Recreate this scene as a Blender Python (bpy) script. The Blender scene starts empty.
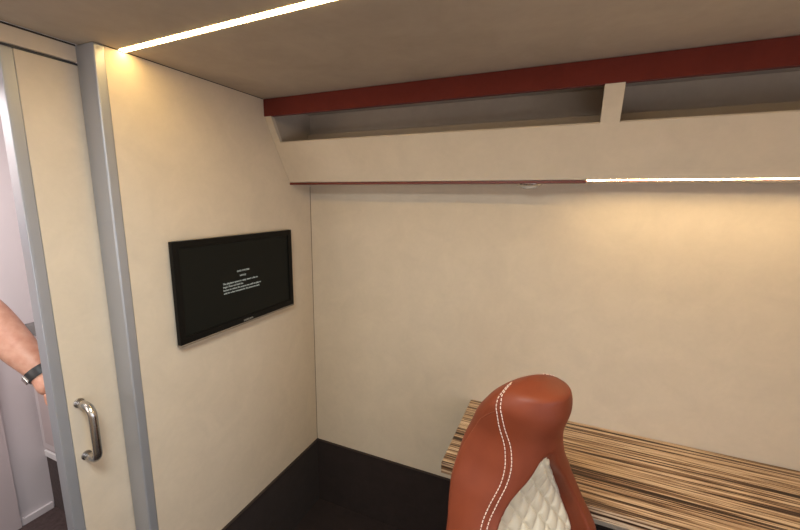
import bpy, bmesh, math, random
from mathutils import Vector, Matrix
random.seed(7)
S = bpy.context.scene
COL = S.collection
# ------------------------------------------------------------------ camera
CAM = Vector((1.0687, -1.4417, 1.55))
RX = Vector((0.9180383, 0.39633439, 0.01116866))
DN = Vector((0.07825719, -0.15351049, -0.98504332))
FW = Vector((-0.38869204, 0.90518152, -0.17194452))
cd = bpy.data.cameras.new('camera'); cam = bpy.data.objects.new('camera', cd); COL.objects.link(cam)
cd.sensor_fit = 'HORIZONTAL'; cd.sensor_width = 36; cd.lens = 36 * 376.73 / 800
cd.clip_start = 0.02; cd.clip_end = 50
up = -DN; bk = -FW
cam.matrix_world = Matrix(((RX.x, up.x, bk.x, CAM.x), (RX.y, up.y, bk.y, CAM.y), (RX.z, up.z, bk.z, CAM.z), (0, 0, 0, 1)))
S.camera = cam
# ------------------------------------------------------------------ light
w = bpy.data.worlds.new('world'); S.world = w; w.use_nodes = True
w.node_tree.nodes['Background'].inputs[0].default_value = (0.75, 0.85, 1, 1)
w.node_tree.nodes['Background'].inputs[1].default_value = 0.3

def area(name, loc, direction, sx, sy, power, col):
    l = bpy.data.lights.new(name, 'AREA'); l.shape = 'RECTANGLE'; l.size = sx; l.size_y = sy
    l.energy = power; l.color = col
    o = bpy.data.objects.new(name, l); COL.objects.link(o); o.location = loc
    o.rotation_euler = Vector(direction).to_track_quat('-Z', 'Y').to_euler()
    return o
area('added_rear_fill', (1.45, -2.27, 1.15), (-0.40, 1, -0.12), 1.0, 0.66, 6.0, (0.95, 0.98, 1.0))  # unseen fill from behind the camera, added to brighten the back wall
area('added_right_fill', (2.33, -1.55, 1.02), (-1, 0.10, -0.15), 0.9, 0.6, 11.0, (0.80, 0.85, 1.0))  # added fill from the right, lifts the left wall and door
area('added_ceiling_fill', (0.74, -1.40, 1.905), (0, 0, -1), 0.34, 0.34, 16.0, (0.92, 1.0, 1.0))  # added downlight with no visible source, raises the wall brightness
area('next_room_fill_down', (-0.72, -1.25, 1.86), (-0.25, 0.35, -1), 0.6, 0.7, 25.0, (1.0, 0.92, 0.90))  # unseen overhead fill added to brighten the room beyond the door
area('next_room_fill_side', (-0.3, -2.1, 1.4), (-.55, 1, -0.15), 0.5, 0.6, 7.0, (1.0, 0.94, 0.88))  # second added fill next door, spills through the doorway
STRIP_E = 44.0; SHELF_E = 95.0
S.view_settings.view_transform = 'Standard'; S.view_settings.look = 'None'
S.view_settings.exposure = 0.0; S.view_settings.gamma = 1; S.view_settings.use_curve_mapping = False

# ------------------------------------------------------------------ materials
def mat(name, col, rough=.6, metal=0, spec=.5, emit=None, es=0, coat=0):
    m = bpy.data.materials.new(name); m.use_nodes = True
    b = m.node_tree.nodes['Principled BSDF']
    b.inputs['Base Color'].default_value = (*col, 1); b.inputs['Roughness'].default_value = rough
    b.inputs['Metallic'].default_value = metal; b.inputs['Specular IOR Level'].default_value = spec
    b.inputs['Coat Weight'].default_value = coat
    if emit: b.inputs['Emission Color'].default_value = (*emit, 1); b.inputs['Emission Strength'].default_value = es
    return m
def nodes(m): return m.node_tree.nodes, m.node_tree.links, m.node_tree.nodes['Principled BSDF']
def coords(m, scale=(1, 1, 1), kind='Object'):
    N, L, b = nodes(m)
    tc = N.new('ShaderNodeTexCoord'); mp = N.new('ShaderNodeMapping'); mp.inputs['Scale'].default_value = scale
    L.new(tc.outputs[kind], mp.inputs[0]); return mp
def noise(m, vec, scale, detail=3, rough=.55, dist=0):
    N, L, b = nodes(m); n = N.new('ShaderNodeTexNoise')
    n.inputs['Scale'].default_value = scale; n.inputs['Detail'].default_value = detail
    n.inputs['Roughness'].default_value = rough; n.inputs['Distortion'].default_value = dist
    L.new(vec.outputs[0], n.inputs['Vector']); return n
def ramp(m, fac, stops):
    N, L, b = nodes(m); r = N.new('ShaderNodeValToRGB'); e = r.color_ramp.elements
    while len(e) < len(stops): e.new(.5)
    for k, (p, c) in enumerate(stops): e[k].position = p; e[k].color = (*c, 1)
    L.new(fac, r.inputs[0]); return r
def bump(m, fac, strength, dist):
    N, L, b = nodes(m); bp = N.new('ShaderNodeBump'); bp.inputs['Strength'].default_value = strength
    bp.inputs['Distance'].default_value = dist; L.new(fac, bp.inputs['Height']); L.new(bp.outputs[0], b.inputs['Normal'])
def suede(name, col, var=.07, s1=9, s2=60):
    m = mat(name, col, .92, spec=.15); N, L, b = nodes(m); mp = coords(m)
    n1 = noise(m, mp, s1, 5, .62, .6); n2 = noise(m, mp, s2, 4, .6)
    mx = N.new('ShaderNodeMath'); mx.operation = 'MULTIPLY_ADD'; mx.inputs[1].default_value = .35
    L.new(n2.outputs[0], mx.inputs[0]); L.new(n1.outputs[0], mx.inputs[2])
    lo = tuple(c * (1 - var) for c in col); hi = tuple(min(1, c * (1 + var)) for c in col)
    r = ramp(m, mx.outputs[0], [(.45, lo), (.9, hi)]); L.new(r.outputs[0], b.inputs['Base Color'])
    n3 = noise(m, mp, 900, 2); bump(m, n3.outputs[0], .08, .001)
    b.inputs['Sheen Weight'].default_value = .06
    return m
M = {}
def skew(bm):                                        # the strip runs a touch out of square with the walls
    for v in bm.verts:
        if YS0 - .0001 <= v.co.y <= YS1 + .0001: v.co.y -= .026 * v.co.x
    return bm
M['suede'] = suede('beige_suede', (.60, .50, .385), .05)
M['suede_ceiling'] = suede('taupe_suede', (.41, .33, .245), .08, 6, 30)
M['suede_red'] = suede('red_suede', (.135, .023, .015), .10, 12, 80)
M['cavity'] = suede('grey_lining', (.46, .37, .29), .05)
M['dark'] = suede('dark_carpet', (.026, .017, .0155), .15, 20, 300)
M['dark_trim'] = mat('dark_brown_trim', (.03, .018, .014), .7)
M['redtrim'] = mat('red_edge', (.13, .02, .011), .5)
M['carpet'] = suede('brown_carpet', (.07, .047, .045), .3, 60, 400)
M['pale'] = mat('pale_laminate', (.62, .565, .575), .45)
M['pale2'] = mat('pale_rose_laminate', (.52, .44, .44), .45)
M['grey'] = mat('grey_worktop', (.13, .125, .12), .4)
M['white'] = mat('white_trim', (.8, .78, .79), .35)
M['alu'] = mat('anodised_aluminium', (.365, .365, .385), .42, .45)
M['alu_dark'] = mat('aluminium_shadow_gap', (.05, .05, .055), .5, .3)
M['steel'] = mat('brushed_steel', (.55, .52, .49), .27, 1)
m = M['alu']; mp = coords(m, (300, 300, 2)); n = noise(m, mp, 1, 2); bump(m, n.outputs[0], .04, .001)
M['tv'] = mat('black_plastic', (.006, .0055, .005), .35, spec=.12)
M['tvlip'] = mat('bronze_lip', (.20, .155, .115), .5)
M['screen'] = mat('tv_screen', (.005, .005, .004), .5, spec=.15, emit=(.9, 1, .75), es=.002)
M['text'] = mat('screen_text', (.02, .02, .02), .6, emit=(.8, .83, .72), es=.42)
M['logo'] = mat('bezel_logo', (.33, .31, .28), .4)
M['led'] = mat('led_warm_white', (1, .9, .7), .6, emit=(1.0, .70, .27), es=STRIP_E)
M['led2'] = mat('led_warm_shelf', (1, .85, .6), .6, emit=(1.0, .76, .42), es=SHELF_E)
M['glass'] = mat('lamp_lens', (.55, .52, .47), .15)
M['thread'] = mat('cream_thread', (.80, .62, .52), .7)
M['seam'] = mat('seam_thread', (.25, .065, .028), .6)
M['skin'] = mat('skin', (.50, .25, .17), .5)
m = M['skin']; N, L, b = nodes(m); b.inputs['Subsurface Weight'].default_value = .15; b.inputs['Subsurface Radius'].default_value = (.012, .005, .003)
n = noise(m, coords(m), 38, 4); r = ramp(m, n.outputs[0], [(.3, (.44, .20, .135)), (.7, (.56, .31, .22))]); L.new(r.outputs[0], b.inputs['Base Color'])
M['watch'] = mat('black_rubber', (.012, .012, .014), .45)
M['shirt'] = suede('navy_shirt', (.05, .07, .13), .1)
M['jeans'] = suede('denim', (.06, .09, .17), .2)
M['hair'] = suede('brown_hair', (.06, .035, .02), .3, 100, 600)
M['sole'] = mat('shoe_leather', (.03, .02, .015), .5)
M['eye'] = mat('eye', (.08, .05, .03), .2)
# leather
m = M['leather'] = mat('rust_leather', (.25, .05, .022), .5, spec=.30); N, L, b = nodes(m); mp = coords(m)
v = N.new('ShaderNodeTexVoronoi'); v.inputs['Scale'].default_value = 650; L.new(mp.outputs[0], v.inputs['Vector'])
n = noise(m, mp, 14, 3); r = ramp(m, n.outputs[0], [(.3, (.175, .035, .0135)), (.7, (.205, .042, .016))]); L.new(r.outputs[0], b.inputs['Base Color'])
bump(m, v.outputs['Distance'], .10, .0006)
m = M['cream'] = mat('cream_leather', (.64, .56, .42), .5); N, L, b = nodes(m)
v = N.new('ShaderNodeTexVoronoi'); v.inputs['Scale'].default_value = 700; L.new(coords(m).outputs[0], v.inputs['Vector']); bump(m, v.outputs['Distance'], .08, .0005)
# zebrano
m = M['zebra'] = mat('zebrano_veneer', (.6, .4, .2), .38, spec=.4, coat=.05); N, L, b = nodes(m)
mp = coords(m, (.8, 58, 58)); n1 = noise(m, mp, 1.7, 4, .7, .2)
mpb = coords(m, (.5, 10, 10)); n2 = noise(m, mpb, 1.6, 2, .5, .3)
ad = N.new('ShaderNodeMath'); ad.operation = 'MULTIPLY_ADD'; ad.inputs[1].default_value = .32; L.new(n2.outputs[0], ad.inputs[0]); L.new(n1.outputs[0], ad.inputs[2])
r = ramp(m, ad.outputs[0], [(.555, (.02, .009, .005)), (.61, (.075, .034, .017)), (.65, (.24, .13, .066)), (.695, (.50, .335, .205)), (.76, (.70, .53, .36)), (.81, (.17, .085, .04))])
L.new(r.outputs[0], b.inputs['Base Color']); bump(m, n1.outputs[0], .05, .0005)

# ------------------------------------------------------------------ helpers
def obj(name, bm, m, parent=None, smooth=False, auto=None):
    me = bpy.data.meshes.new(name); bm.normal_update(); bm.to_mesh(me); bm.free()
    o = bpy.data.objects.new(name, me); COL.objects.link(o)
    if m is not None: me.materials.append(m)
    if smooth or auto:
        for p in me.polygons: p.use_smooth = True
    if auto:
        me.set_sharp_from_angle(angle=math.radians(auto))
        wn_ = o.modifiers.new('normals', 'WEIGHTED_NORMAL'); wn_.keep_sharp = True
    if parent: o.parent = parent; o.matrix_parent_inverse = parent.matrix_world.inverted()
    return o
def add_box(bm, a, b_, bev=0, seg=2):
    a = Vector(a); b_ = Vector(b_); t = bmesh.new()
    bmesh.ops.create_cube(t, size=1)
    for v in t.verts: v.co = Vector(((a.x + b_.x) / 2 + v.co.x * (b_.x - a.x), (a.y + b_.y) / 2 + v.co.y * (b_.y - a.y), (a.z + b_.z) / 2 + v.co.z * (b_.z - a.z)))
    if bev: bmesh.ops.bevel(t, geom=t.edges[:], offset=bev, segments=seg, profile=.5, affect='EDGES')
    me = bpy.data.meshes.new('t'); t.to_mesh(me); t.free(); bm.from_mesh(me); bpy.data.meshes.remove(me)
def box(name, a, b_, m, parent=None, bev=0, seg=2):
    bm = bmesh.new(); add_box(bm, a, b_, bev, seg); return obj(name, bm, m, parent, auto=40 if bev else None)
def prism(bm, prof, x0, x1):                       # profile in (y, z) pushed along x
    a = [bm.verts.new((x0, y, z)) for y, z in prof]; c = [bm.verts.new((x1, y, z)) for y, z in prof]
    n = len(prof); bm.faces.new(a); bm.faces.new(c[::-1])
    for i in range(n): bm.faces.new((a[i], c[i], c[(i + 1) % n], a[(i + 1) % n]))
    bmesh.ops.recalc_face_normals(bm, faces=bm.faces[:])
def tube(bm, pts, r, seg=16, caps=True, closed=False):
    pts = [Vector(p) for p in pts]; n = len(pts); rings = []; ref = None
    for i, p in enumerate(pts):
        if closed: t = (pts[(i + 1) % n] - pts[i - 1]).normalized()
        else: t = (pts[min(i + 1, n - 1)] - pts[max(i - 1, 0)]).normalized()
        if ref is None: ref = t.orthogonal().normalized()
        ref = (ref - t * ref.dot(t)).normalized(); bi = t.cross(ref)
        rr = r[i] if isinstance(r, (list, tuple)) else r
        rings.append([bm.verts.new(p + (ref * math.cos(2 * math.pi * k / seg) + bi * math.sin(2 * math.pi * k / seg)) * rr) for k in range(seg)])
    for i in range(n if closed else n - 1):
        A = rings[i]; B = rings[(i + 1) % n]
        for k in range(seg): bm.faces.new((A[k], A[(k + 1) % seg], B[(k + 1) % seg], B[k]))
    if caps and not closed: bm.faces.new(rings[0][::-1]); bm.faces.new(rings[-1])
def lathe(bm, prof, c, axis='Z', seg=32):
    rings = []
    for r, h in prof:
        ring = []
        for k in range(seg):
            a = 2 * math.pi * k / seg
            if axis == 'Z': p = (c[0] + r * math.cos(a), c[1] + r * math.sin(a), c[2] + h)
            else: p = (c[0] + h, c[1] + r * math.cos(a), c[2] + r * math.sin(a))
            ring.append(bm.verts.new(p))
        rings.append(ring)
    for A, B in zip(rings, rings[1:]):
        for k in range(seg): bm.faces.new((A[k], A[(k + 1) % seg], B[(k + 1) % seg], B[k]))
    bm.faces.new(rings[0][::-1]); bm.faces.new(rings[-1]); bmesh.ops.recalc_face_normals(bm, faces=bm.faces[:])
def struct(o): o['kind'] = 'structure'; return o
def tag(o, label, cat, group=None):
    o['label'] = label; o['category'] = cat
    if group: o['group'] = group
    return o
def thing(name, label, cat, loc, rz=0, group=None):
    o = bpy.data.objects.new(name, None); COL.objects.link(o); o.location = loc; o.rotation_euler = (0, 0, rz)
    o.empty_display_size = .1; bpy.context.view_layer.update()
    return tag(o, label, cat, group)
def pchip(X, Y, t):
    n = len(X); h = [X[i + 1] - X[i] for i in range(n - 1)]; d = [(Y[i + 1] - Y[i]) / h[i] for i in range(n - 1)]
    mm = [d[0]] + [0 if d[i - 1] * d[i] <= 0 else 2 * d[i - 1] * d[i] / (d[i - 1] + d[i]) for i in range(1, n - 1)] + [d[-1]]
    i = 0
    while i < n - 2 and t > X[i + 1]: i += 1
    s = (t - X[i]) / h[i]
    return (2 * s**3 - 3 * s**2 + 1) * Y[i] + (s**3 - 2 * s**2 + s) * h[i] * mm[i] + (-2 * s**3 + 3 * s**2) * Y[i + 1] + (s**3 - s**2) * h[i] * mm[i + 1]
def sstep(x): x = max(0, min(1, x)); return x * x * (3 - 2 * x)

# ------------------------------------------------------------------ structure
XR = 2.35; YB = -2.3; HC = 1.9147; HB = .342; YS0 = -.7785; YS1 = -.7605
bm = bmesh.new()                                     # ceiling with the groove of the light strip
add_box(bm, (-.06, YS1, HC), (XR, .05, HC + .03)); add_box(bm, (-.06, YB, HC), (XR, YS0, HC + .03)); add_box(bm, (-.06, YS0, HC + .012), (XR, YS1, HC + .03))
struct(obj('ceiling', skew(bm), M['suede_ceiling']))
struct(box('floor', (-.06, YB, -.03), (XR, .05, 0), M['dark'])); struct(box('floor_beyond', (-1.25, YB, -.03), (-.06, .05, 0), M['carpet']))
struct(box('wall_back', (-.13, 0, 0), (XR, .05, HC), M['suede']))
bm = bmesh.new(); add_box(bm, (-.055, -.8115, 0), (0, 0, HC)); struct(obj('wall_left', bm, M['suede']))
struct(box('wall_left_front', (-.055, YB, 0), (0, -1.62, HC), M['suede']))
bm = bmesh.new()
add_box(bm, (XR, YB, 0), (XR + .05, .05, .75)); add_box(bm, (XR, YB, 1.35), (XR + .05, .05, HC))
add_box(bm, (XR, YB, .75), (XR + .05, -2.0, 1.35)); add_box(bm, (XR, -1.1, .75), (XR + .05, .05, 1.35))
struct(obj('wall_right', bm, M['suede']))
# rear wall behind the camera; its window is added for the fill light
bm = bmesh.new()
add_box(bm, (-1.25, YB - .05, 0), (XR + .05, YB, .9)); add_box(bm, (-1.25, YB - .05, 1.6), (XR + .05, YB, 2.0))
add_box(bm, (-1.25, YB - .05, .9), (.9, YB, 1.6)); add_box(bm, (2.0, YB - .05, .9), (XR + .05, YB, 1.6))
struct(obj('wall_rear', bm, M['suede']))
g = mat('added_window_glass', (.9, .9, .9), .05); g.node_tree.nodes['Principled BSDF'].inputs['Transmission Weight'].default_value = 1
wn = struct(box('added_window_1', (.9, YB - .03, .9), (2.0, YB - .022, 1.6), g))
bm = bmesh.new()
for a, c in (((.88, YB - .052, .88), (2.02, YB + .008, .905)), ((.88, YB - .052, 1.595), (2.02, YB + .008, 1.62)), ((.88, YB - .052, .905), (.905, YB + .008, 1.595)), ((1.995, YB - .052, .905), (2.02, YB + .008, 1.595))): add_box(bm, a, c)
obj('added_window_frame', bm, M['alu'], wn)
wn = struct(box('added_window_2', (XR + .022, -2.0, .75), (XR + .03, -1.1, 1.35), g))  # unseen window, added to go with the right-hand fill
bm = bmesh.new()
for a, c in (((XR - .008, -2.02, .73), (XR + .052, -1.08, .755)), ((XR - .008, -2.02, 1.345), (XR + .052, -1.08, 1.37)), ((XR - .008, -2.02, .755), (XR + .052, -1.995, 1.345)), ((XR - .008, -1.105, .755), (XR + .052, -1.08, 1.345))): add_box(bm, a, c)
obj('added_window_frame', bm, M['alu'], wn)
# the dark lower cladding and its thin cap
struct(box('trim_1', (.0, -.008, 0), (XR, 0, HB - .004), M['dark']))
struct(box('trim_2', (.0, -.8115, 0), (.008, -.008, HB - .004), M['dark']))
struct(box('trim_3', (.010, -.010, HB - .004), (XR, 0, HB), M['dark_trim']))
struct(box('trim_4', (.0, -.8115, HB - .004), (.010, 0, HB), M['dark_trim']))
# shadow gaps: corner bead and ceiling bead
struct(box('trim_5', (0, -.0016, HB), (.0016, 0, 1.6), mat('brown_bead', (.13, .085, .055), .8)))
struct(box('trim_6', (0, -.8115, HC - .0018), (.0018, -.274, HC), M['dark_trim']))
# header over the sliding door
struct(box('trim_7', (-.10, -1.62, 1.8745), (-.0655, -.838, HC - .004), M['suede']))
struct(box('trim_8', (-.10, -1.62, HC - .004), (-.0645, -.838, HC), M['dark_trim']))
# aluminium post
bm = bmesh.new()
add_box(bm, (-.068, -.8385, 0), (.004, -.8115, HC - .001), .0045, 3)
struct(obj('trim_9', bm, M['alu'], auto=40))
struct(box('trim_10', (-.108, -1.62, 1.8690), (-.075, -.78, 1.8745), M['alu_dark']))
# sliding door
dr = struct(box('door_1', (-.104, -.957, .012), (-.07, -.18, 1.868), M['suede'], bev=.002))
bm = bmesh.new()
add_box(bm, (-.108, -.982, .012), (-.067, -.957, 1.868), .004, 3)
add_box(bm, (-.096, -.9835, .012), (-.067, -.978, 1.868), .002, 2)
obj('edge_profile', bm, M['alu'], dr, auto=40)
def d_handle(parent, xs, xo, y, z0, z1, sgn=1):
    bm = bmesh.new(); pts = []; rb = .026
    pts.append((xs, y, z1)); 
    for k in range(9):
        a = math.pi / 2 * k / 8
        pts.append((xs + sgn * (abs(xo - xs) - rb + rb * math.sin(a)), y, z1 - rb + rb * math.cos(a)))
    for k in range(9):
        a = math.pi / 2 * k / 8
        pts.append((xs + sgn * (abs(xo - xs) - rb + rb * math.cos(a)), y, z0 + rb - rb * math.sin(a)))
    pts.append((xs, y, z0)); tube(bm, pts, .0098, 24)
    h = obj('door_handle', bm, M['steel'], parent, smooth=True)
    for z in (z0, z1):
        bm = bmesh.new(); lathe(bm, [(.0115, 0), (.0125, .001 * sgn), (.0125, .0035 * sgn), (.0112, .0045 * sgn)], (xs, y, z), 'X', 24)
        obj('collar', bm, M['steel'], h, auto=40)
    return h
h = d_handle(dr, -.07, -.012, -.933, .858, 1.011)
h['label'] = 'brushed steel tubular pull handle'

# ---- room beyond the door
struct(box('wall_pocket', (-.17, -.78, 0), (-.135, 0, HC), M['pale']))
struct(box('wall_far', (-1.25, -.596 - 1.72, 0), (-1.186, .0, 1.93), M['pale']))
struct(box('wall_beyond', (-1.186, -.10, 0), (-.17, -.05, 1.93), M['pale']))
struct(box('ceiling_beyond', (-1.25, YB, HC), (-.06, .05, HC + .03), M['white']))
struct(box('baseboard_far', (-1.186, -.724, 0), (-1.172, -.60, .035), M['pale'], bev=.003))
t = thing('tall_cupboard', 'narrow pinkish tall cupboard at the left edge beyond the doorway', 'cupboard', (-1.12, -.9, 0))
box('side_panel', (-1.184, -1.15, .002), (-1.165, -.727, 1.9), M['pale2'], t, bev=.002)
t = thing('low_cabinet', 'pale rose low cabinet with grey worktop seen past the sliding door edge', 'cabinet', (-.75, -.4, 0))
box('carcass', (-1.184, -.592, .30), (-.20, -.12, .93), M['pale2'], t)
bm = bmesh.new(); add_box(bm, (-1.184, -.60, .285), (-.20, -.57, .318), .004); obj('sill', bm, M['white'], t, auto=40)
bm = bmesh.new(); add_box(bm, (-1.184, -.594, .002), (-.20, -.12, .285)); obj('plinth', bm, M['carpet'], t)
dd = box('door', (-1.165, -.607, .345), (-.72, -.592, .905), M['pale'], t, bev=.003)
bm = bmesh.new(); add_box(bm, (-1.13, -.6105, .38), (-.755, -.607, .87), .003); obj('raised_panel', bm, M['pale2'], dd, auto=40)
dd = box('door', (-.71, -.607, .345), (-.22, -.592, .905), M['pale'], t, bev=.003)
bm = bmesh.new(); add_box(bm, (-.675, -.6105, .38), (-.255, -.607, .87), .003); obj('raised_panel', bm, M['pale2'], dd, auto=40)
box('worktop', (-1.135, -.615, .93), (-.20, -.12, .975), M['grey'], t, bev=.004)

# ------------------------------------------------------------------ overhead locker
# slanted front runs from (-.278,1.858) at the top to (-.137,1.61) at the bottom
def sl(z, off=0):
    s = (1.844 - z) / .234; return (-.27 + s * .133 + off)
lk = thing('overhead_locker', 'long beige overhead locker with open front below the red valance', 'locker', (1.15, -.1, 1.61))
XE = XR - .003
bm = bmesh.new()                                     # lower front panel with a rounded lower lip
prof = [(-.2228, 1.762), (-.147, 1.6285), (-.1425, 1.620), (-.1410, 1.6155), (-.138, 1.6138), (-.120, 1.6138), (-.120, 1.622), (-.208, 1.764), (-.2115, 1.7662), (-.220, 1.7662)]
prism(bm, prof, .0015, XE); obj('front_panel', bm, M['suede'], lk, auto=35)
bm = bmesh.new()
for x0, x1 in ((.0015, .031), (1.141, 1.188), (XE - .04, XE)):
    prism(bm, [(sl(1.762), 1.762), (-.2705, 1.8515), (-.2515, 1.8515), (sl(1.762) + .016, 1.762)], x0, x1)
    o = obj('stile', bm, M['suede'], lk); bm = bmesh.new()
bm.free()
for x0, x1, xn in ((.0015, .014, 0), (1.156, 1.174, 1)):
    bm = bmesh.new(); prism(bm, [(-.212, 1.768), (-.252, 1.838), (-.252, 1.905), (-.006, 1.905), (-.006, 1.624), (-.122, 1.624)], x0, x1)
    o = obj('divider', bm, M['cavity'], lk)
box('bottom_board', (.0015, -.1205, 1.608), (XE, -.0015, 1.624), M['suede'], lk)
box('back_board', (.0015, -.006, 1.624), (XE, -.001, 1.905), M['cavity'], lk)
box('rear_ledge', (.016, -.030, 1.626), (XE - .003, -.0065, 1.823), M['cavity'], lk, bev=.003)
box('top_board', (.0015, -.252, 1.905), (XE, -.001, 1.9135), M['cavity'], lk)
box('edge_strip', (.0015, -.1405, 1.6045), (1.122, -.122, 1.6135), M['redtrim'], lk, bev=.001)
vl = thing('valance', 'dark red suede valance strip running under the ceiling above the locker', 'valance', (1.15, -.262, 1.844))
bm = bmesh.new(); add_box(bm, (.001, -.273, 1.8515), (XE, -.253, HC - .0012), .002); obj('fascia', bm, M['suede_red'], vl, auto=40)
# under locker lights
t = thing('shelf_light', 'thin warm LED strip glowing under the right end of the overhead locker', 'light', (1.5, -.129, 1.606))
box('housing', (1.123, -.1305, 1.6108), (1.80, -.1215, 1.6135), M['redtrim'], t)
box('diffuser', (1.126, -.1385, 1.6122), (1.795, -.1310, 1.6136), M['led2'], t)
t = thing('spot_light', 'small round unlit spot lamp under the overhead locker', 'light', (.955, -.118, 1.606))
bm = bmesh.new(); lathe(bm, [(.042, 0), (.042, -.006), (.039, -.0105), (.031, -.0135), (.029, -.0125)], (.955, -.095, 1.6095), 'Z', 40); obj('bezel', bm, M['steel'], t, auto=35)
bm = bmesh.new(); lathe(bm, [(.028, -.0115), (.025, -.0165), (.015, -.0205), (.001, -.0220)], (.955, -.095, 1.6095), 'Z', 32); obj('lens', bm, M['glass'], t, smooth=True)

# ceiling LED strip
t = thing('ceiling_light', 'long bright LED strip set flush in the ceiling, ending at the left wall', 'light', (1.1, -.773, HC))
bm = bmesh.new(); add_box(bm, (.002, YS0, HC + .004), (XR - .01, YS1, HC + .011)); obj('channel', skew(bm), M['alu'], t)
bm = bmesh.new(); add_box(bm, (.003, YS0 + .0012, HC - .0010), (XR - .012, YS1 - .0012, HC + .004)); obj('diffuser', skew(bm), M['led'], t)

t = thing('added_ceiling_panel', 'added square ceiling lamp, out of view, that brightens the room', 'light', (.74, -1.40, HC))  # lamp invented to carry the overhead fill light
bm = bmesh.new(); cx, cy = .74, -1.40
for a, c in (((cx - .19, cy - .19), (cx - .17, cy + .19)), ((cx + .17, cy - .19), (cx + .19, cy + .19)), ((cx - .17, cy - .19), (cx + .17, cy - .17)), ((cx - .17, cy + .17), (cx + .17, cy + .19))): add_box(bm, (*a, HC - .012), (*c, HC - .001))
obj('frame', bm, M['alu'], t)
box('diffuser', (cx - .17, cy - .17, HC - .005), (cx + .17, cy + .17, HC - .001), mat('added_lamp_diffuser', (.9, .9, .9), .5, emit=(1, 1, 1), es=2), t)
# ------------------------------------------------------------------ television
tv = thing('wall_television', 'black flat television with small grey text on its screen', 'television', (0, -.437, 1.092))
y0, y1, z0, z1 = -.7025, -.172, 1.0935, 1.4195
X = .026
bm = bmesh.new(); add_box(bm, (.002, y0 + .03, z0 + .03), (.012, y1 - .03, z1 - .03), .002); obj('rear_shell', bm, M['tv'], tv)
bm = bmesh.new()
bz = .022; bb = .028
add_box(bm, (.010, y0, z0 + .006), (X, y0 + bz, z1), .002); add_box(bm, (.010, y1 - bz, z0 + .006), (X, y1, z1), .002)
add_box(bm, (.010, y0 + .002, z1 - bz), (X - .0002, y1 - .002, z1 - .0003), .002); add_box(bm, (.010, y0 + .002, z0 + .006), (X - .0002, y1 - .002, z0 + bb), .002)
obj('bezel', bm, M['tv'], tv, auto=40)
sc = box('screen', (.011, y0 + bz - .001, z0 + bb - .001), (X - .005, y1 - bz + .001, z1 - bz + .001), M['screen'], tv)
bm = bmesh.new(); add_box(bm, (.008, y0, z0), (X + .001, y1, z0 + .0062), .0015); obj('lower_lip', bm, M['tvlip'], tv)['label'] = 'bronze coloured lower edge'
def text(name, body, size, y, z, x, m, parent, align='LEFT', width=None, thick=.0002):
    c = bpy.data.curves.new(name, 'FONT'); c.body = body; c.size = size; c.align_x = align; c.extrude = thick; c.offset = size * .012
    o = bpy.data.objects.new('tmp', c); COL.objects.link(o); bpy.context.view_layer.update()
    dg = bpy.context.evaluated_depsgraph_get(); me = bpy.data.meshes.new_from_object(o.evaluated_get(dg)); bpy.data.objects.remove(o)
    if width:
        xs = [v.co.x for v in me.vertices]; k = width / (max(xs) - min(xs))
        for v in me.vertices: v.co.x *= k
    me.transform(Matrix(((0, 0, 1, x), (1, 0, 0, y), (0, 1, 0, z), (0, 0, 0, 1))))
    me.materials.clear(); me.materials.append(m)
    q = bpy.data.objects.new(name, me); COL.objects.link(q); q.parent = parent; q.matrix_parent_inverse = parent.matrix_world.inverted()
    return q
XT = X - .0045
for body, ya, yb, zz, sz in (('DVD SYSTEM', -.466, -.410, 1.289, .0078), ('NOTICE', -.454, -.426, 1.272, .0078),
        ('The playback system is ready. Insert a disc to', -.529, -.370, 1.2535, .0088),
        ('begin. Press and hold the', -.529, -.442, 1.2425, .0088),
        ('button to select the source you wish to play or', -.529, -.354, 1.2315, .0088),
        ('wait for a few moments for the picture to start.', -.528, -.362, 1.2205, .0088)):
    text('screen_text', body, sz, ya, zz, XT, M['text'], sc, 'LEFT', yb - ya)
text('bezel_logo', 'SAMSUNG', .0095, -.453, z0 + .0105, X + .0002, M['logo'], tv, 'LEFT', .044)

# ------------------------------------------------------------------ desk
DX = .776; DD = .417; DZ = .74; DT = .038
ds = thing('desk', 'zebra-striped wooden desk running along the back wall', 'desk', (1.5, -.2, 0))
bm = bmesh.new(); add_box(bm, (DX, -DD, DZ - DT), (XR - .002, -.0015, DZ), .0035, 3)
obj('desktop', bm, M['zebra'], ds, auto=40)
bm = bmesh.new(); add_box(bm, (1.02, -.34, HB + .06), (1.05, -.012, DZ - DT), .002); obj('support_panel', bm, M['dark'], ds)
box('wall_rail', (DX + .05, -.035, DZ - DT - .05), (XR - .01, -.012, DZ - DT), M['dark_trim'], ds)
bm = bmesh.new(); add_box(bm, (XR - .05, -.40, .002), (XR - .02, -.02, DZ - DT), .002); obj('end_panel', bm, M['dark'], ds)
bm = bmesh.new(); add_box(bm, (1.005, -.36, .002), (1.065, -.012, HB + .06), .003); obj('foot_box', bm, M['dark'], ds)

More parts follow.
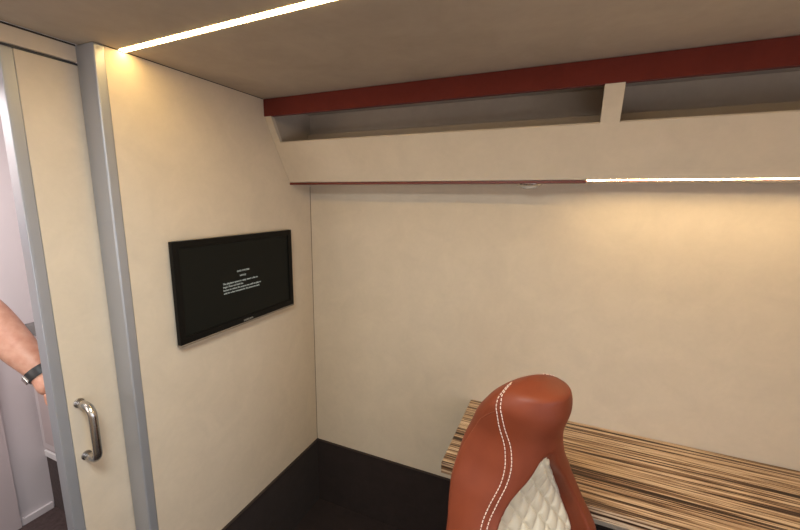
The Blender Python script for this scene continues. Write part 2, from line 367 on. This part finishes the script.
# ------------------------------------------------------------------ chair
TH = -.7033; OX, OY, TT = 1.0201, -.6028, 1.1728
K = [0, .02, .06, .12, .19, .26, .34, .44, .56, .72]
cW = [.022, .074, .0975, .0985, .1184, .1565, .1858, .2214, .2428, .254]
cF = [.048, .0975, .0975, .0835, .0762, .0709, .0894, .1212, .1166, .1073]
cB = [.018, -.0153, -.0566, -.0984, -.114, -.0966, -.0632, -.0375, -.0371, -.0444]
cI = [0, 0, 0, .0031, .0134, .03, .0467, .057, .0719, .0765]
cw = [0, 0, 0, 0, .025, .0777, .1195, .1437, .1507, .1554]
ch = thing('swivel_chair', 'rust leather high-back swivel chair with quilted cream backrest by the desk', 'chair', (OX, OY, 0), TH)
def top(i): return pchip(K, i, 0)
def P3(u, v, t): return Vector((v, u, TT - t))       # chair frame: x forward, y to its left
E_ = 2 / 2.5
def ex(t): return 2 / (2.05 + .5 * sstep((t - .08) / .16))
def vmid(t): f = pchip(K, cF, t); b_ = pchip(K, cB, t); return b_ + .35 * (f - b_)
def surf(t, deg):
    W = pchip(K, cW, t); F = pchip(K, cF, t); B = pchip(K, cB, t); vm = vmid(t); a = math.radians(deg); e = ex(t)
    c = math.cos(a); s = math.sin(a)
    u = W * math.copysign(abs(c) ** e, c); v = vm + ((F - vm) if s > 0 else (vm - B)) * math.copysign(abs(s) ** e, s)
    wi = pchip(K, cw, t); ins = pchip(K, cI, t)
    if s > 0 and t > .15:
        k = 1 - sstep((abs(u) - wi + .003) / .015)
        v -= (ins + .009 * sstep((t - .18) / .04)) * sstep((t - .145) / .03) * k
    return u, v
def P3(u, v, t): return Vector((v, u, TT - t))
angs = [180 * k / 90 for k in range(90)] + [180 + 180 * k / 50 for k in range(50)]
# denser spacing across the front by using cosine spacing
fa = [math.degrees(math.acos(max(-1, min(1, math.copysign(abs(1 - 2 * k / 90) ** (1 / E_), 1 - 2 * k / 90))))) for k in range(90)]
angs = fa + angs[90:]
ts = [.0002, .001, .0025, .005, .0085, .013] + [.018 + .006 * k for k in range(118)]
bm = bmesh.new(); rings = []
for t in ts:
    rings.append([bm.verts.new(P3(*surf(t, a), t)) for a in angs])
n = len(angs)
for A, B in zip(rings, rings[1:]):
    for k in range(n): bm.faces.new((A[k], B[k], B[(k + 1) % n], A[(k + 1) % n]))
bm.faces.new(rings[0]); bm.faces.new(rings[-1][::-1])
bmesh.ops.recalc_face_normals(bm, faces=bm.faces[:])
back = obj('backrest', bm, M['leather'], None, smooth=True); back.parent = ch
def child(name, bm, m, par, smooth=True, auto=None):
    o = obj(name, bm, m, None, smooth=smooth, auto=auto); o.parent = par; return o
# quilted cream insert
bm = bmesh.new(); NU = 150; rows = []
t0_ = .145; q0 = .052
tl = [t0_ + (.712 - t0_) * k / 300 for k in range(301)]
for t in tl:
    wi = pchip(K, cw, t) - .0005; F = pchip(K, cF, t); ins = pchip(K, cI, t); row = []
    vm = vmid(t); W = pchip(K, cW, t)
    for k in range(NU + 1):
        u = -wi + 2 * wi * k / NU
        # diamond quilting: dips along two diagonal families of seams
        s1 = abs(((u * 1.15 + t * .85) / q0) % 1 - .5) * 2; s2 = abs(((u * 1.15 - t * .85) / q0) % 1 - .5) * 2
        d1 = 1 - s1; d2 = 1 - s2
        puff = (1 - math.exp(-d1 * 4)) * (1 - math.exp(-d2 * 4))
        edge = min(1, (wi - abs(u)) / .012)
        f_ = vm + (F - vm) * (1 - min(.999, abs(u) / W) ** 2.5) ** .4
        row.append(bm.verts.new(P3(u, f_ - ins * sstep((t - .145) / .03) - .004 - .002 * sstep((t - .18) / .04) - .016 * (1 - sstep((t - .145) / .04)) + .0085 * puff * (.4 + .6 * edge) + .006 * edge, t)))
    rows.append(row)
for A, B in zip(rows, rows[1:]):
    for k in range(NU): bm.faces.new((A[k], B[k], B[k + 1], A[k + 1]))
bmesh.ops.recalc_face_normals(bm, faces=bm.faces[:])
cr = child('quilted_panel', bm, M['cream'], back); cr['label'] = 'cream diamond quilted leather insert'
md = cr.modifiers.new('thick', 'SOLIDIFY'); md.thickness = .006; md.offset = -1
# stitching along the shell, mirrored on both sides
def on_surf(t, deg, off=.0008):
    a = P3(*surf(t, deg), t); b1 = P3(*surf(t, deg + 1), t) - P3(*surf(t, deg - 1), t); b2 = P3(*surf(t + .002, deg), t + .002) - P3(*surf(max(.001, t - .002), deg), max(.001, t - .002))
    nn = b1.cross(b2).normalized(); c = P3(0, (pchip(K, cF, t) + pchip(K, cB, t)) / 2, t)
    if nn.dot(a - c) < 0: nn = -nn
    return a + nn * off
def path(ctrl, mirror=False, N_=400):
    tk = [c[0] for c in ctrl]; ak = [c[1] for c in ctrl]; out = []
    for i in range(N_ + 1):
        t = tk[0] + (tk[-1] - tk[0]) * i / N_; a = pchip(tk, ak, t)
        out.append((t, 180 - a - 30 * sstep((t - .02) / .06) if mirror else a))
    return out
st1 = [(.0135, 222), (.0175, 207), (.0224, 195), (.0374, 180), (.0548, 171.5), (.0897, 159), (.1246, 148), (.147, 142.5), (.1844, 136.5), (.2167, 135), (.2566, 137.5), (.3014, 143), (.42, 150), (.56, 152), (.70, 152)]
st2 = [(t, a - w_) for (t, a), w_ in zip(st1, (9, 8, 6, 6, 6.5, 6.5, 7, 7, 6.8, 6.5, 6.8, 6.2, 6, 6, 6))]
def dashes(ctrl, mirror, m, r=.00105, dash=.0052, gap=.0022):
    bm = bmesh.new(); pts = [on_surf(t, a) for t, a in path(ctrl, mirror, 900)]
    cur = [pts[0]]; acc = 0; on = True
    for a, b_ in zip(pts, pts[1:]):
        acc += (b_ - a).length
        if on: cur.append(b_)
        if on and acc > dash:
            if len(cur) > 1: tube(bm, cur, r, 6)
            on = False; acc = 0
        elif not on and acc > gap: on = True; acc = 0; cur = [b_]
    return child('stitching', bm, m, back)
for mi in (False, True):
    dashes(st1, mi, M['thread'])['label'] = 'cream double stitch line'
    dashes(st2, mi, M['thread'])['label'] = 'cream double stitch line'
    mid = [(t, a - 3.2) for t, a in st1]
    bm = bmesh.new(); tube(bm, [on_surf(t, a, .0) for t, a in path(mid, mi, 300)], .0010, 8); child('welt', bm, M['leather'], back)
    bm = bmesh.new(); tube(bm, [on_surf(t, a, -.0003) for t, a in path([(.0548, 168), (.0822, 176), (.1345, 186), (.1868, 192), (.26, 204), (.36, 214)], mi, 200)], .0009, 8); child('side_seam', bm, M['seam'], back)
# seat
def cushion(x0, x1, hw, z0, z1, r, name, m, par, bul=.012):
    bm = bmesh.new(); rings = []; NA = 64
    cx = (x0 + x1) / 2; hx = (x1 - x0) / 2
    lv = [(z0, .90), (z0 + r * .3, .97), (z0 + r, 1.0), (z1 - r, 1.0), (z1 - r * .4, .975), (z1 - r * .08, .92), (z1 + bul * .3, .82), (z1 + bul * .8, .5), (z1 + bul, .15)]
    for z, s in lv:
        ring = []
        for k in range(NA):
            a = 2 * math.pi * k / NA; c = math.cos(a); s_ = math.sin(a)
            ring.append(bm.verts.new((cx + hx * s * math.copysign(abs(c) ** .55, c), hw * s * math.copysign(abs(s_) ** .55, s_), z)))
        rings.append(ring)
    for A, B in zip(rings, rings[1:]):
        for k in range(NA): bm.faces.new((A[k], A[(k + 1) % NA], B[(k + 1) % NA], B[k]))
    bm.faces.new(rings[0][::-1]); bm.faces.new(rings[-1])
    return child(name, bm, m, par)
cushion(-.03, .46, .245, .36, .462, .045, 'seat', M['leather'], ch)
sq = cushion(.115, .42, .155, .455, .472, .008, 'quilted_seat_panel', M['cream'], ch, .006)
bm = bmesh.new(); add_box(bm, (.02, -.16, .325), (.36, .16, .36), .008); child('seat_plate', bm, M['tv'], ch, False)
bm = bmesh.new(); lathe(bm, [(.045, .03), (.045, .18), (.032, .19), (.032, .326)], (.19, 0, 0), 'Z', 32); child('pedestal', bm, M['steel'], ch, auto=40)
bm = bmesh.new(); lathe(bm, [(.20, .001), (.20, .010), (.18, .022), (.06, .034), (.045, .036)], (.19, 0, 0), 'Z', 48); child('base', bm, M['tv'], ch, auto=40)

# ------------------------------------------------------------------ person beyond the door
def skin_body(name, verts, edges, radii, m, parent, root=0, sub=2):
    me = bpy.data.meshes.new(name); me.from_pydata(verts, edges, []); me.update()
    o = bpy.data.objects.new(name, me); COL.objects.link(o); o.parent = parent
    bpy.context.view_layer.update()
    if parent: o.matrix_parent_inverse = parent.matrix_world.inverted()
    sk = o.modifiers.new('skin', 'SKIN'); sk.use_smooth_shade = True
    for i, r in enumerate(radii):
        r = r if isinstance(r, tuple) else (r, r)
        me.skin_vertices[0].data[i].radius = r; me.skin_vertices[0].data[i].use_root = (i == root)
    sb = o.modifiers.new('sub', 'SUBSURF'); sb.levels = sub; sb.render_levels = sub
    dg = bpy.context.evaluated_depsgraph_get(); m2 = bpy.data.meshes.new_from_object(o.evaluated_get(dg))
    o.modifiers.clear(); o.data = m2; m2.materials.clear(); m2.materials.append(m)
    for p in m2.polygons: p.use_smooth = True
    return o
pr_ = thing('person', 'person mostly hidden by the sliding door, bare forearm with a black wristwatch', 'person', (-.60, -1.36, 0))
px, py = -.60, -1.36
SH = (-.585, -1.17, 1.385); EL = (-.428, -.983, 1.262); WR = (-.248, -.926, 1.056); HA = (-.197, -.931, 1.009)
V = [(px, py, .93), (px, py, 1.06), (px, py, 1.22), (px + .005, py, 1.37), (px, py, 1.46), (px + .02, py, 1.53),   # 0-5 pelvis..neck
     (px, py + .09, .88), (px + .01, py + .10, .48), (px - .01, py + .10, .09), (px + .13, py + .105, .035),        # 6-9 left leg
     (px, py - .09, .88), (px + .01, py - .10, .48), (px - .01, py - .10, .09), (px + .13, py - .105, .035),        # 10-13 right leg
     (px, py + .11, 1.42), SH, EL,                                                                                 # 14-16 left arm
     tuple(Vector(EL).lerp(Vector(WR), .3)), tuple(Vector(EL).lerp(Vector(WR), .7)), WR, HA,                       # 17-20
     (px, py - .11, 1.42), (px, py - .19, 1.38), (px - .02, py - .23, 1.12), (px + .05, py - .24, .88), (px + .06, py - .24, .82)]  # 21-25 right arm
Eg = [(0, 1), (1, 2), (2, 3), (3, 4), (4, 5), (0, 6), (6, 7), (7, 8), (8, 9), (0, 10), (10, 11), (11, 12), (12, 13),
      (3, 14), (14, 15), (15, 16), (16, 17), (17, 18), (18, 19), (19, 20), (3, 21), (21, 22), (22, 23), (23, 24), (24, 25)]
Rr = [.125, .12, .125, .12, .06, .055, .085, .06, .045, .04, .085, .06, .045, .04, .07, .06, .052, .0545, .045, .0315, .028, .07, .06, .043, .028, .034]
body = skin_body('body', V, Eg, Rr, M['skin'], pr_)
def clothes(name, idx, grow, m):
    mp_ = {j: i for i, j in enumerate(idx)}
    return skin_body(name, [V[j] for j in idx], [(mp_[a], mp_[b_]) for a, b_ in Eg if a in mp_ and b_ in mp_], [Rr[j] + grow for j in idx], m, body)
SL = tuple(Vector(SH).lerp(Vector(EL), .5)); V.append(SL); Rr.append(.054); V.append((px - .012, py - .21, 1.25)); Rr.append(.05)
Eg += [(15, 26), (22, 27)]
clothes('shirt', [0, 1, 2, 3, 14, 15, 26, 21, 22, 27], .014, M['shirt'])
clothes('trousers', [0, 6, 7, 8, 10, 11, 12], .013, M['jeans'])
Eg = Eg[:-2]
for s_ in (1, -1):
    bm = bmesh.new(); lathe(bm, [(.01, .0), (.045, .002), (.05, .02), (.046, .05), (.03, .085), (.01, .09)], (0, 0, 0), 'Z', 24)
    for v in bm.verts: v.co = Vector((px + .06 + v.co.x * 2.9, py + s_ * .10 + v.co.y, v.co.z * (1.0 if v.co.x < 0 else .8)))
    o = obj('shoe', bm, M['sole'], None, smooth=True); o.parent = body
# head with face
bm = bmesh.new(); bmesh.ops.create_uvsphere(bm, u_segments=48, v_segments=32, radius=1)
hc = Vector((px + .03, py, 1.635))
for v in bm.verts:
    c = v.co.copy(); z = c.z
    wv = .074 * (1 - .22 * max(0, -z) ** 1.5); dv = .093 * (1 - .10 * max(0, -z))
    q = Vector((c.x * dv, c.y * wv, c.z * .112))
    if c.x > .2:
        f_ = math.exp(-(c.y / .16) ** 2)
        q.x += .020 * f_ * math.exp(-((z + .18) / .16) ** 2) * c.x            # nose
        q.x += .008 * f_ * math.exp(-((z + .50) / .06) ** 2)                   # lips
        q.x -= .008 * (math.exp(-((c.y - .36) / .16) ** 2) + math.exp(-((c.y + .36) / .16) ** 2)) * math.exp(-(z / .14) ** 2)
        q.x += .007 * math.exp(-(c.y / .3) ** 2) * math.exp(-((z + .82) / .15) ** 2)
    v.co = hc + q
hd = obj('head', bm, M['skin'], None, smooth=True); hd.parent = body
def sub(name, bm, m, par):
    o = obj(name, bm, m, None, smooth=True); o.parent = par; return o
bm = bmesh.new(); bmesh.ops.create_uvsphere(bm, u_segments=32, v_segments=20, radius=1)
for v in list(bm.verts):
    v.co = hc + Vector((-.012 + v.co.x * .094, v.co.y * .081, .018 + v.co.z * .106))
bmesh.ops.delete(bm, geom=[v for v in bm.verts if (v.co.x - hc.x) * .8 - (v.co.z - hc.z) > .012 or v.co.z < hc.z - .06], context='VERTS')
sub('hair', bm, M['hair'], body)
for s_ in (1, -1):
    bm = bmesh.new(); bmesh.ops.create_uvsphere(bm, u_segments=16, v_segments=12, radius=.011, matrix=Matrix.Translation(hc + Vector((.076, s_ * .028, .002)))); sub('eye', bm, M['eye'], body)
    bm = bmesh.new(); bmesh.ops.create_uvsphere(bm, u_segments=16, v_segments=12, radius=1)
    for v in bm.verts: v.co = hc + Vector((-.004 + v.co.x * .017, s_ * .073 + v.co.y * .008, -.008 + v.co.z * .031))
    sub('ear', bm, M['skin'], body)
# left hand resting on the back of the sliding door
fx = Vector(HA) - Vector(WR); fx.normalize()
def hand(root, d, side, nrm, name):
    d = Vector(d).normalized(); side = Vector(side).normalized(); nrm = Vector(nrm).normalized(); root = Vector(root)
    vs = [tuple(root - d * .02), tuple(root + d * .03), tuple(root + d * .065)]; es = [(0, 1), (1, 2)]; rs = [(.028, .018), (.036, .016), (.037, .014)]
    for k, (off, ln) in enumerate(((-.030, .068), (-.010, .077), (.010, .072), (.029, .058))):
        b0 = root + d * .062 + side * off; i0 = len(vs)
        pts = [b0, b0 + d * ln * .42 + nrm * .004, b0 + d * ln * .75 - nrm * .002, b0 + d * ln - nrm * .012]
        vs += [tuple(p) for p in pts]; rs += [.0092, .0088, .0080, .0068]
        es += [(1, i0), (i0, i0 + 1), (i0 + 1, i0 + 2), (i0 + 2, i0 + 3)]
    i0 = len(vs); b0 = root + d * .012 - side * .026
    vs += [tuple(b0), tuple(b0 + d * .022 - side * .020 - nrm * .004), tuple(b0 + d * .048 - side * .028 - nrm * .010)]; rs += [.014, .011, .0085]
    es += [(0, i0), (i0, i0 + 1), (i0 + 1, i0 + 2)]
    return skin_body(name, vs, es, rs, M['skin'], body)
hand(Vector(HA) - Vector((0.01, 0, -.012)), (.35, .35, -.85), (.3, -.9, -.25), (-.85, -.1, -.3), 'hand')
hand((px + .06, py - .24, .83), (.25, 0, -1), (1, 0, .2), (0, -1, 0), 'hand')
# wristwatch: a strap around the wrist and a small body, worn by the person
wd = (Vector(WR) - Vector(EL)).normalized(); wc = Vector(WR) - wd * .004
a1 = wd.orthogonal().normalized(); a2 = wd.cross(a1)
bm = bmesh.new(); R_ = []
for k in range(48):
    a = 2 * math.pi * k / 48; rad = a1 * math.cos(a) + a2 * math.sin(a)
    R_.append([bm.verts.new(wc + rad * rr + wd * ww) for rr, ww in ((.029, -.0125), (.0350, -.0125), (.0365, 0), (.0350, .0125), (.029, .0125))])
for k in range(48):
    A = R_[k]; B = R_[(k + 1) % 48]
    for j in range(5): bm.faces.new((A[j], A[(j + 1) % 5], B[(j + 1) % 5], B[j]))
bmesh.ops.recalc_face_normals(bm, faces=bm.faces[:])
wt = tag(obj('wristwatch', bm, M['watch'], None, auto=50), 'black wristwatch strap with silver buckle around the bare forearm', 'watch')
dv = (Vector((.25, -.80, -.55))); dv = (dv - wd * dv.dot(wd)).normalized(); dw = wd.cross(dv)
bm = bmesh.new(); add_box(bm, (-.010, -.012, -.003), (.010, .012, .0035), .0015)
mt = Matrix((( *[wd.x, dw.x, dv.x], (wc + dv * .037).x), (wd.y, dw.y, dv.y, (wc + dv * .037).y), (wd.z, dw.z, dv.z, (wc + dv * .037).z), (0, 0, 0, 1)))
for v in bm.verts: v.co = mt @ v.co
o = obj('watch_case', bm, M['steel'], wt, auto=40)
